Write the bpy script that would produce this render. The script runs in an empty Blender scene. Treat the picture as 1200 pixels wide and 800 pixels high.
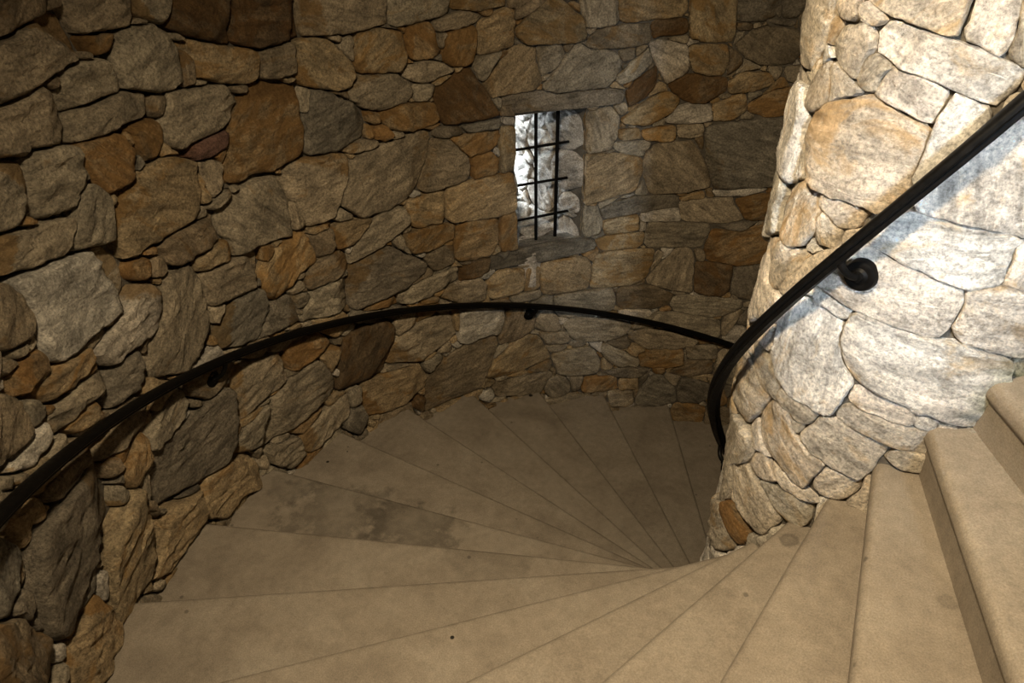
import bpy, bmesh, math, random
import numpy as np
from mathutils import Vector, Matrix, noise

SC = bpy.context.scene
COL = SC.collection
PI = math.pi
rad = math.radians

# ------------------------------------------------------------------ camera
R_WALL, R_COL = 2.8704, 0.4806          # stone faces of the stairwell and of the newel
H, DA = 0.18, 11.807                    # rise and angle of one step (step 0 has its nosing at azimuth 270)
cam_d = bpy.data.cameras.new('camera')
cam = bpy.data.objects.new('camera', cam_d)
COL.objects.link(cam)
rt = Vector((0.89076921, 0.45419971, -0.01525926))
up = Vector((-0.23379714, 0.48679512, 0.84164684))
bk = Vector((0.38970388, -0.74614552, 0.5398127))
cam.matrix_world = Matrix(((rt.x, up.x, bk.x, -0.23757), (rt.y, up.y, bk.y, -2.38925),
                           (rt.z, up.z, bk.z, 1.48598), (0, 0, 0, 1)))
cam_d.sensor_width = 36
cam_d.lens = 36 * 823.8 / 1200
cam_d.clip_start = 0.02
SC.camera = cam

# ------------------------------------------------------------------ world, lamps, exposure
SC.view_settings.view_transform = 'Standard'
SC.view_settings.look = 'None'
SC.view_settings.gamma = 1
SC.view_settings.exposure = 0.0
w = bpy.data.worlds.new('daylight')
SC.world = w
w.use_nodes = True
w.node_tree.nodes['Background'].inputs['Color'].default_value = (0.72, 0.86, 1.0, 1)
w.node_tree.nodes['Background'].inputs['Strength'].default_value = 1.5


def lamp(name, kind, loc, target, power, color, **kw):
    d = bpy.data.lights.new(name, kind)
    d.energy = power
    d.color = color
    for k, v in kw.items():
        setattr(d, k, v)
    o = bpy.data.objects.new(name, d)
    COL.objects.link(o)
    o.location = loc
    o.rotation_euler = (Vector(target) - Vector(loc)).to_track_quat('-Z', 'Y').to_euler()
    return o


def cyl(az, r, z):
    return Vector((r * math.cos(rad(az)), r * math.sin(rad(az)), z))


WARM = (1.0, 0.80, 0.525)
# a warm lamp high on the stairwell, above and behind the person taking the picture
lamp('stair_lamp', 'SPOT', (-0.70, -2.00, 2.30), (-0.70, -1.32, 1.30), 560, WARM, shadow_soft_size=0.10, spot_size=rad(124), spot_blend=1.0)
# daylight falling through the slit window beside the camera and through the one across the stair
lamp('daylight_near_window', 'AREA', cyl(286, R_WALL + 0.30, 1.75), cyl(258, R_COL, 0.75), 7.8, (0.70, 0.84, 1.0),
     shape='RECTANGLE', size=0.22, size_y=0.8, spread=rad(34))
wn = cyl(138.55, 1, 0)
wt = Vector((-wn.y, wn.x, 0))
lamp('daylight_far_window', 'AREA', wn * (R_WALL + 1.05) + wt * 0.34 + Vector((0, 0, 0.15)),
     wn * (R_WALL + 0.5) - wt * 0.05 + Vector((0, 0, -0.15)), 190, (0.80, 0.90, 1.0), shape='RECTANGLE', size=0.3, size_y=1.0)


# ------------------------------------------------------------------ materials
def mat(name):
    m = bpy.data.materials.new(name)
    m.use_nodes = True
    nt = m.node_tree
    b = nt.nodes['Principled BSDF']
    return m, nt, b


def node(nt, t, **inp):
    n = nt.nodes.new(t)
    for k, v in inp.items():
        if k in n.inputs:
            n.inputs[k].default_value = v
        else:
            setattr(n, k, v)
    return n


def mixc(nt, blend, fac, a, b):
    n = nt.nodes.new('ShaderNodeMix')
    n.data_type = 'RGBA'
    n.blend_type = blend
    for sock, v in ((n.inputs[0], fac), (n.inputs[6], a), (n.inputs[7], b)):
        if hasattr(v, 'is_linked'):
            nt.links.new(v, sock)
        else:
            sock.default_value = v
    return n.outputs[2]


def ramp(nt, src, stops):
    n = nt.nodes.new('ShaderNodeValToRGB')
    e = n.color_ramp.elements
    while len(e) < len(stops):
        e.new(0.5)
    for el, (p, c) in zip(e, stops):
        el.position = p
        el.color = c if isinstance(c, tuple) else (c, c, c, 1)
    nt.links.new(src, n.inputs[0])
    return n.outputs[0]


def math_n(nt, op, a, b=0.0):
    n = nt.nodes.new('ShaderNodeMath')
    n.operation = op
    for s, v in zip(n.inputs, (a, b)):
        if hasattr(v, 'is_linked'):
            nt.links.new(v, s)
        else:
            s.default_value = v
    return n.outputs[0]


def noise_n(nt, vec, scale, detail=4, rough=0.6, dist=0.0):
    n = node(nt, 'ShaderNodeTexNoise', Scale=scale, Detail=detail, Roughness=rough, Distortion=dist)
    nt.links.new(vec, n.inputs['Vector'])
    return n.outputs[0]


def scaled(nt, vec, s):
    n = node(nt, 'ShaderNodeVectorMath')
    n.operation = 'MULTIPLY'
    nt.links.new(vec, n.inputs[0])
    n.inputs[1].default_value = s
    return n.outputs[0]


def bump(nt, bsdf, height, strength, dist):
    n = node(nt, 'ShaderNodeBump', Strength=strength, Distance=dist)
    nt.links.new(height, n.inputs['Height'])
    nt.links.new(n.outputs[0], bsdf.inputs['Normal'])


ALGAE = (0.285, -0.385, 0.30)


def stone_material():
    """gneiss: tint and rust from the stone's own colour attribute, grain along its bedding"""
    m, nt, b = mat('stone')
    tint = node(nt, 'ShaderNodeAttribute', attribute_name='tint')
    gc = node(nt, 'ShaderNodeAttribute', attribute_name='bedding').outputs['Vector']
    streak = noise_n(nt, scaled(nt, gc, (5, 24, 24)), 1.0, 6, 0.62, 0.6)
    blotch = noise_n(nt, gc, 7.0, 5, 0.6, 0.4)
    speck = noise_n(nt, gc, 85.0, 4, 0.75)
    rustn = noise_n(nt, scaled(nt, gc, (5, 8, 8)), 1.0, 6, 0.62, 1.0)
    c = mixc(nt, 'MULTIPLY', 1.0, tint.outputs['Color'], ramp(nt, streak, [(0.28, 0.48), (0.5, 1.0), (0.72, 1.38)]))
    c = mixc(nt, 'MULTIPLY', 0.8, c, ramp(nt, blotch, [(0.3, 0.52), (0.5, 1.0), (0.7, 1.32)]))
    c = mixc(nt, 'MULTIPLY', 0.9, c, ramp(nt, speck, [(0.32, 0.40), (0.5, 1.0), (0.68, 1.55)]))
    lev = math_n(nt, 'ADD', rustn, math_n(nt, 'MULTIPLY', math_n(nt, 'SUBTRACT', tint.outputs['Alpha'], 0.5), 0.55))
    rust_f = ramp(nt, lev, [(0.50, 0.0), (0.62, 0.85)])
    rusty = mixc(nt, 'MULTIPLY', 1.0, tint.outputs['Color'], (0.92, 0.73, 0.47, 1))
    rusty = mixc(nt, 'MULTIPLY', 0.9, rusty, ramp(nt, speck, [(0.3, 0.7), (0.7, 1.3)]))
    rusty = mixc(nt, 'MULTIPLY', 0.8, rusty, ramp(nt, streak, [(0.3, 0.6), (0.7, 1.3)]))
    c = mixc(nt, 'MIX', rust_f, c, rusty)
    # pale quartz scratches along the bedding, and algae on the damp end of the big stone by the upper steps
    vein = noise_n(nt, scaled(nt, gc, (9, 60, 60)), 1.0, 3, 0.7, 1.2)
    c = mixc(nt, 'ADD', 1.0, c, mixc(nt, 'MULTIPLY', 1.0, tint.outputs['Color'], ramp(nt, vein, [(0.62, 0.0), (0.74, 0.7)])))
    geo = node(nt, 'ShaderNodeNewGeometry').outputs['Position']
    d = node(nt, 'ShaderNodeVectorMath')
    d.operation = 'DISTANCE'
    nt.links.new(geo, d.inputs[0])
    d.inputs[1].default_value = ALGAE
    alg = math_n(nt, 'ADD', d.outputs['Value'], math_n(nt, 'MULTIPLY', math_n(nt, 'SUBTRACT', streak, 0.5), 0.16))
    c = mixc(nt, 'MULTIPLY', ramp(nt, alg, [(0.06, 0.75), (0.17, 0.0)]), c, (0.50, 0.58, 0.36, 1))
    nt.links.new(c, b.inputs['Base Color'])
    b.inputs['Roughness'].default_value = 0.85
    b.inputs['Specular IOR Level'].default_value = 0.25
    hgt = math_n(nt, 'ADD', math_n(nt, 'MULTIPLY', streak, 0.8), math_n(nt, 'MULTIPLY', noise_n(nt, gc, 30.0, 7, 0.78), 1.7))
    hgt = math_n(nt, 'ADD', hgt, math_n(nt, 'MULTIPLY', speck, 0.2))
    bump(nt, b, hgt, 1.0, 0.018)
    return m


def mortar_material():
    m, nt, b = mat('mortar')
    tc = node(nt, 'ShaderNodeTexCoord').outputs['Object']
    n1 = noise_n(nt, tc, 9.0, 6)
    n2 = noise_n(nt, tc, 70.0, 4)
    c = ramp(nt, n1, [(0.3, (0.050, 0.042, 0.031, 1)), (0.7, (0.115, 0.098, 0.074, 1))])
    c = mixc(nt, 'MULTIPLY', 0.7, c, ramp(nt, n2, [(0.3, 0.6), (0.7, 1.3)]))
    nt.links.new(c, b.inputs['Base Color'])
    b.inputs['Roughness'].default_value = 0.95
    bump(nt, b, math_n(nt, 'ADD', n1, math_n(nt, 'MULTIPLY', n2, 0.5)), 1.0, 0.02)
    return m


STAINS = [((-2.30, -0.42, -1.26), 0.34, 0.45), ((-1.92, -0.33, -1.26), 0.28, 0.5), ((-2.62, -0.42, -1.26), 0.16, 0.3),
          ((-1.36, -0.52, -1.08), 0.22, 0.22), ((-0.173, -0.531, -0.36), 0.035, 0.5), ((0.191, -0.93, 0.0), 0.03, 0.3)]
DOTS = [((-2.748, -0.049, -1.44), 0.011), ((-2.698, 0.079, -1.44), 0.006), ((-1.144, -1.148, -0.72), 0.009),
        ((-0.435, -0.971, -0.36), 0.012), ((-2.233, 1.744, -1.98), 0.02)]


def concrete_material():
    m, nt, b = mat('cast_concrete')
    geo = node(nt, 'ShaderNodeNewGeometry').outputs['Position']
    n1 = noise_n(nt, geo, 3.2, 5, 0.6, 0.5)
    n2 = noise_n(nt, geo, 26.0, 4, 0.6)
    n3 = noise_n(nt, geo, 210.0, 2, 0.7)
    c = ramp(nt, n1, [(0.32, (0.160, 0.133, 0.102, 1)), (0.5, (0.205, 0.173, 0.134, 1)), (0.68, (0.230, 0.198, 0.156, 1))])
    c = mixc(nt, 'MULTIPLY', 0.6, c, ramp(nt, n2, [(0.3, 0.8), (0.7, 1.2)]))
    c = mixc(nt, 'MULTIPLY', 0.8, c, ramp(nt, n3, [(0.3, 0.72), (0.7, 1.28)]))
    # scattered pits and drips
    v = node(nt, 'ShaderNodeTexVoronoi', Scale=5.5)
    nt.links.new(geo, v.inputs['Vector'])
    c = mixc(nt, 'MULTIPLY', 1.0, c, ramp(nt, v.outputs['Distance'], [(0.035, 0.55), (0.06, 1.0)]))
    # water stains and dark drips that lie on single treads
    wob = noise_n(nt, geo, 9.0, 4, 0.6)
    for (p, r, k) in STAINS + [(p, r, 0.95) for p, r in DOTS]:
        d = node(nt, 'ShaderNodeVectorMath')
        d.operation = 'DISTANCE'
        nt.links.new(geo, d.inputs[0])
        d.inputs[1].default_value = p
        dd = math_n(nt, 'DIVIDE', d.outputs['Value'], r)
        if r > 0.025:
            dd = math_n(nt, 'ADD', dd, math_n(nt, 'MULTIPLY', math_n(nt, 'SUBTRACT', wob, 0.5), 2.2))
            f = ramp(nt, dd, [(0.2, 1 - k * 0.45), (0.72, 1 - k * 0.8), (1.0, 1.0)])
        else:
            f = ramp(nt, dd, [(0.7, 1 - k), (1.0, 1.0)])
        c = mixc(nt, 'MULTIPLY', 1.0, c, f)
    nt.links.new(c, b.inputs['Base Color'])
    b.inputs['Roughness'].default_value = 0.8
    b.inputs['Specular IOR Level'].default_value = 0.3
    bump(nt, b, math_n(nt, 'ADD', math_n(nt, 'MULTIPLY', n3, 0.3), n2), 0.5, 0.004)
    return m


def iron_material(name, rough):
    m, nt, b = mat(name)
    tc = node(nt, 'ShaderNodeTexCoord').outputs['Object']
    n = noise_n(nt, tc, 60.0, 4)
    nt.links.new(ramp(nt, n, [(0.3, (0.002, 0.002, 0.002, 1)), (0.75, (0.005, 0.0042, 0.0035, 1))]), b.inputs['Base Color'])
    nt.links.new(ramp(nt, n, [(0.3, rough - 0.1), (0.7, rough + 0.1)]), b.inputs['Roughness'])
    b.inputs['Specular IOR Level'].default_value = 0.07
    bump(nt, b, n, 0.15, 0.003)
    return m


STONE, MORTAR, CONCRETE = stone_material(), mortar_material(), concrete_material()
IRON, BAR = iron_material('black_painted_iron', 0.45), iron_material('forged_iron', 0.55)


# ------------------------------------------------------------------ helpers
def link(name, verts, faces, material, parent=None, smooth=None):
    me = bpy.data.meshes.new(name)
    me.from_pydata([tuple(v) for v in verts], [], faces)
    me.materials.append(material)
    if smooth is not None:
        me.polygons.foreach_set('use_smooth', [True] * len(me.polygons))
        me.set_sharp_from_angle(angle=smooth)
    o = bpy.data.objects.new(name, me)
    COL.objects.link(o)
    if parent:
        o.parent = parent
    return o


def root(name, label, cat=None, kind=None, loc=(0, 0, 0)):
    o = bpy.data.objects.new(name, None)
    COL.objects.link(o)
    o.location = loc
    return tag(o, label, cat, kind)


def tag(o, label, cat=None, kind=None):
    o['label'] = label
    if cat:
        o['category'] = cat
    if kind:
        o['kind'] = kind
    return o


def recenter(o):
    """moves the origin of a mesh part to the middle of its shape"""
    me = o.data
    co = np.empty(len(me.vertices) * 3, dtype=np.float32)
    me.vertices.foreach_get('co', co)
    co = co.reshape(-1, 3)
    c = (co.max(0) + co.min(0)) / 2
    me.vertices.foreach_set('co', (co - c).ravel())
    o.location = Vector(c.tolist())


TINTS = {  # base colour of the stone and how much of it rust covers
    'g': ((0.330, 0.275, 0.195), 0.24), 'w': ((0.50, 0.45, 0.375), 0.12), 'og': ((0.350, 0.266, 0.158), 0.48),
    'oo': ((0.40, 0.295, 0.165), 0.55), 'o': ((0.295, 0.205, 0.108), 0.62), 'd': ((0.150, 0.102, 0.056), 0.62),
    'b': ((0.235, 0.185, 0.122), 0.40), 'k': ((0.20, 0.172, 0.13), 0.2), 'r': ((0.15, 0.085, 0.065), 0.2)}
COL_TINTS = {
    'w': ((0.66, 0.61, 0.54), 0.33), 'o': ((0.60, 0.53, 0.435), 0.44), 'g': ((0.48, 0.425, 0.34), 0.4),
    'b': ((0.46, 0.38, 0.28), 0.5), 'd': ((0.30, 0.20, 0.10), 0.7)}


def poly_area(p):
    x, y = p[:, 0], p[:, 1]
    return 0.5 * float(np.dot(x, np.roll(y, -1)) - np.dot(y, np.roll(x, -1)))


def resample(p, n):
    """rounds the corners of an outline a little and spaces n points along it"""
    q = np.roll(p, -1, 0)
    p = np.stack([p * 0.90 + q * 0.10, p * 0.10 + q * 0.90], 1).reshape(-1, 2)
    c = np.vstack([p, p[:1]])
    d = np.concatenate([[0], np.cumsum(np.hypot(*(np.diff(c, axis=0).T)))])
    t = np.linspace(0, d[-1], n, endpoint=False)
    return np.stack([np.interp(t, d, c[:, 0]), np.interp(t, d, c[:, 1])], 1)


def stone_geometry(poly, place, tint, rust, seed, gap=0.004, relief=0.03, rough=1.0, depth=0.07, proud=0.012,
                   detail=1.0, grain=None, facet=1.0, floor=0.02, edge=0.016, cleft_rust=0.0):
    """a rough stone: outline on the wall, split face with chiselled planes, sides that go back into the mortar.
    place(u, v, h) maps the unrolled wall to space. Returns verts, faces, tint rows, bedding rows"""
    rng = random.Random(seed)
    p = np.asarray(poly, float)
    if poly_area(p) < 0:
        p = p[::-1]
    per = float(np.sum(np.hypot(*(p - np.roll(p, 1, 0)).T)))
    n = int(min(60, max(12, per / 0.021 * detail)))
    p = resample(p, n)
    c = p.mean(0)
    ext = p - c
    size = math.sqrt(abs(poly_area(p)))
    # long axis gives the bedding direction
    if grain is None:
        cov = ext.T @ ext
        ev, evec = np.linalg.eigh(cov)
        ax = evec[:, 1]
        grain = math.atan2(ax[1], ax[0]) + rng.gauss(0, 0.3)
    cg, sg = math.cos(grain), math.sin(grain)
    off = Vector((rng.uniform(-50, 50), rng.uniform(-50, 50), rng.uniform(-50, 50)))
    rr = np.hypot(ext[:, 0], ext[:, 1]) + 1e-6
    k = np.maximum(0.4, (rr - gap) / rr)
    wob = np.array([noise.noise(Vector((a[0] * 22, a[1] * 22, 0)) + off) * 0.006 + noise.noise(Vector((a[0] * 60, a[1] * 60, 5)) + off) * 0.004
                    for a in ext]) * min(1.0, size / 0.12)
    ext = ext * (k + wob / rr)[:, None]
    rr = np.hypot(ext[:, 0], ext[:, 1])
    planes = []
    for _ in range(rng.randint(2, 4)):
        a = rng.uniform(0, 2 * PI)
        planes.append((math.cos(a), math.sin(a), rng.uniform(0.26, 0.46) * size, rng.uniform(0.2, 0.75) * facet))
    tx, ty = rng.gauss(0, 0.05), rng.gauss(0, 0.05)
    base = proud + rng.uniform(-0.5, 1.0) * 0.012 * min(1.3, size / 0.2)
    ew = min(edge, size * 0.12)
    am = 0.0105 * rough * min(1.2, size / 0.2)

    def height(x, y, e):
        h = base + tx * x + ty * y
        for px, py, d0, s in planes:
            t = px * x + py * y - d0
            if t > 0:
                h -= min(t * s, relief * 1.3)
        gx, gy = x * cg + y * sg, -x * sg + y * cg
        v = Vector((gx * 5, gy * 15, 0)) + off
        a = noise.noise(v)
        h += am * (1.3 * (0.5 - abs(a)) + 0.9 * noise.noise(v * 2.3 + Vector((7, 1, 3))) + 0.55 * noise.noise(v * 5.1))
        if e < ew:
            h = max(h, -floor)
            q = 1 - e / ew
            h -= relief * 0.55 * (1 - math.sqrt(max(0.0, 1 - q * q))) + relief * 0.12 * q
            return h
        return max(h, -floor)

    if size > 0.16:
        ts = [1.0, 0.975, 0.93, 0.86, 0.77, 0.67, 0.56, 0.44, 0.31, 0.16]
    elif size > 0.09:
        ts = [1.0, 0.95, 0.85, 0.7, 0.5, 0.28]
    else:
        ts = [1.0, 0.9, 0.65, 0.35]
    if detail < 0.8:
        ts = ts[::2]
    V, B, Fc, cleft = [], [], [], []

    def put(x, y, h):
        V.append(place(c[0] + x, c[1] + y, h))
        cleft.append(planes[0][0] * x + planes[0][1] * y > planes[0][2])
        B.append((x * cg + y * sg + off.x, -x * sg + y * cg + off.y, h + off.z))
    for i in range(n):
        put(ext[i, 0] * 0.97, ext[i, 1] * 0.97, -depth)
    for t in ts:
        for i in range(n):
            x, y = ext[i] * t
            put(x, y, height(x, y, (1 - t) * rr[i]))
    put(0, 0, height(0, 0, 1))
    rows = len(ts) + 1
    for r_ in range(rows - 1):
        for i in range(n):
            j = (i + 1) % n
            Fc.append((r_ * n + i, r_ * n + j, (r_ + 1) * n + j, (r_ + 1) * n + i))
    last = (rows - 1) * n
    for i in range(n):
        Fc.append((last + i, last + (i + 1) % n, rows * n))
    Fc.append(tuple(range(n - 1, -1, -1)))
    j = rng.uniform(0.84, 1.14)
    wr = rng.uniform(-0.03, 0.03)
    col = (tint[0] * j * (1 + wr), tint[1] * j, tint[2] * j * (1 - wr), min(1, max(0, rust + rng.uniform(-0.12, 0.12))))
    # the cleavage plane of the stone weathers rustier than its face
    rcol = (col[0] * 0.8, col[1] * 0.77, col[2] * 0.72, min(1, col[3] + cleft_rust))
    return V, Fc, [rcol if q and cleft_rust else col for q in cleft], B


def stone_object(name, parts, parent, stuff=False, center=True):
    V, Fc, T, B = [], [], [], []
    for v, f, t, b in parts:
        o = len(V)
        V += v
        Fc += [tuple(i + o for i in q) for q in f]
        T += t
        B += b
    me = bpy.data.meshes.new(name)
    me.from_pydata([tuple(v) for v in V], [], Fc)
    me.materials.append(STONE)
    a = me.attributes.new('tint', 'FLOAT_COLOR', 'POINT')
    a.data.foreach_set('color', np.asarray(T, np.float32).ravel())
    a = me.attributes.new('bedding', 'FLOAT_VECTOR', 'POINT')
    a.data.foreach_set('vector', np.asarray(B, np.float32).ravel())
    me.polygons.foreach_set('use_smooth', [True] * len(me.polygons))
    me.set_sharp_from_angle(angle=rad(38))
    o = bpy.data.objects.new(name, me)
    COL.objects.link(o)
    o.parent = parent
    if center:
        recenter(o)
    if stuff:
        o['kind'] = 'stuff'
    return o


class Mask:
    """raster of the unrolled wall that knows where stones already lie"""

    def __init__(self, u0, u1, v0, v1, cell):
        self.u0, self.v0, self.cell = u0, v0, cell
        self.m = np.zeros((int((v1 - v0) / cell), int((u1 - u0) / cell)), bool)

    def cover(self, p, grow=0.0):
        p = np.asarray(p, float)
        if grow:
            c = p.mean(0)
            r = np.hypot(*(p - c).T)[:, None] + 1e-6
            p = c + (p - c) * (r + grow) / r
        q = (p - (self.u0, self.v0)) / self.cell
        x0, y0 = np.maximum(np.floor(q.min(0)).astype(int), 0)
        x1, y1 = np.ceil(q.max(0)).astype(int)
        x1, y1 = min(x1, self.m.shape[1]), min(y1, self.m.shape[0])
        if x1 <= x0 or y1 <= y0:
            return
        X, Y = np.meshgrid(np.arange(x0, x1) + 0.5, np.arange(y0, y1) + 0.5)
        ins = np.zeros(X.shape, bool)
        for i in range(len(q)):
            (ax, ay), (bx, by) = q[i - 1], q[i]
            if ay != by:
                ins ^= ((ay > Y) != (by > Y)) & (X < (bx - ax) * (Y - ay) / (by - ay) + ax)
        self.m[y0:y1, x0:x1] |= ins

    def fill(self, rng, levels, rmin=0.08, rmax=0.19, wide=1.45, amin=0.0006, gap=0.004):
        """lays irregular stones into whatever is still free"""
        out = []
        Hh, Ww = self.m.shape
        for lv in levels:
            free = ~self.m
            for _ in range(lv):
                e = free.copy()
                e[1:] &= free[:-1]
                e[:-1] &= free[1:]
                e[:, 1:] &= free[:, :-1]
                e[:, :-1] &= free[:, 1:]
                free = e
            ys, xs = np.nonzero(free)
            idx = list(range(len(ys)))
            rng.shuffle(idx)
            for i in idx:
                y, x = int(ys[i]), int(xs[i])
                if self.m[max(0, y - lv):y + lv + 1, max(0, x - lv):x + lv + 1].any():
                    continue
                rm = rng.uniform(rmin, rmax)
                tilt = rng.gauss(0.12, 0.25)
                nd = rng.randint(9, 14)
                pts = []
                for k in range(nd):
                    a = 2 * PI * (k + rng.uniform(-0.3, 0.3)) / nd
                    l = rm * (1 + (wide - 1) * abs(math.cos(a - tilt))) * rng.uniform(0.86, 1.06)
                    s = np.arange(1, int(l / self.cell) + 1)
                    xx = np.clip((x + 0.5 + s * math.cos(a)).astype(int), 0, Ww - 1)
                    yy = np.clip((y + 0.5 + s * math.sin(a)).astype(int), 0, Hh - 1)
                    hit = self.m[yy, xx]
                    d = (int(hit.argmax()) + 0.5) * self.cell if hit.any() else l
                    pts.append((self.u0 + (x + 0.5) * self.cell + d * math.cos(a), self.v0 + (y + 0.5) * self.cell + d * math.sin(a)))
                pts = np.array(pts)
                self.cover(pts)
                self.m[y, x] = True
                if abs(poly_area(pts)) > amin:
                    out.append(pts)
        return out


def close_joints(mask, polys, reach=0.035, alone=0.010):
    """lets neighbouring stones meet in a narrow joint and takes back what overlaps"""
    ids = np.zeros(mask.m.shape, np.int16)
    keep = mask.m.copy()
    for k, p in enumerate(polys):
        mask.m[:] = False
        mask.cover(p)
        ids[mask.m & (ids == 0)] = k + 1
    ids[keep] = -1
    mask.m[:] = keep
    out = []
    cell = mask.cell
    for k, p in enumerate(polys):
        per = float(np.sum(np.hypot(*(p - np.roll(p, 1, 0)).T)))
        q = resample(p, int(min(48, max(10, per / 0.025))))
        c = q.mean(0)
        res = []
        for v in q:
            d = v - c
            r = math.hypot(*d) + 1e-6
            d = d / r

            def at(l):
                x, y = c + d * l
                i, j = int((y - mask.v0) / cell), int((x - mask.u0) / cell)
                return int(ids[i, j]) if 0 <= i < ids.shape[0] and 0 <= j < ids.shape[1] else 0
            if at(r) not in (0, k + 1):
                l = r
                while l > 0.25 * r and at(l) not in (0, k + 1):
                    l -= cell / 2
                res.append(c + d * l)
                continue
            l, hit = r, False
            while l < r + reach:
                l += cell / 2
                if at(l) not in (0, k + 1):
                    hit = True
                    break
            res.append(c + d * (r + (l - r) / 2 if hit else r + alone))
        out.append(np.array(res))
    return out


def read(data, radius):
    out = []
    for ln in data.strip().split('\n'):
        f = ln.split()
        pts = [tuple(map(int, t.split(','))) for t in f[1:]]
        out.append((f[0], np.array([(rad(a / 100) * radius, z / 1000) for a, z in pts])))
    return out


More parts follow.
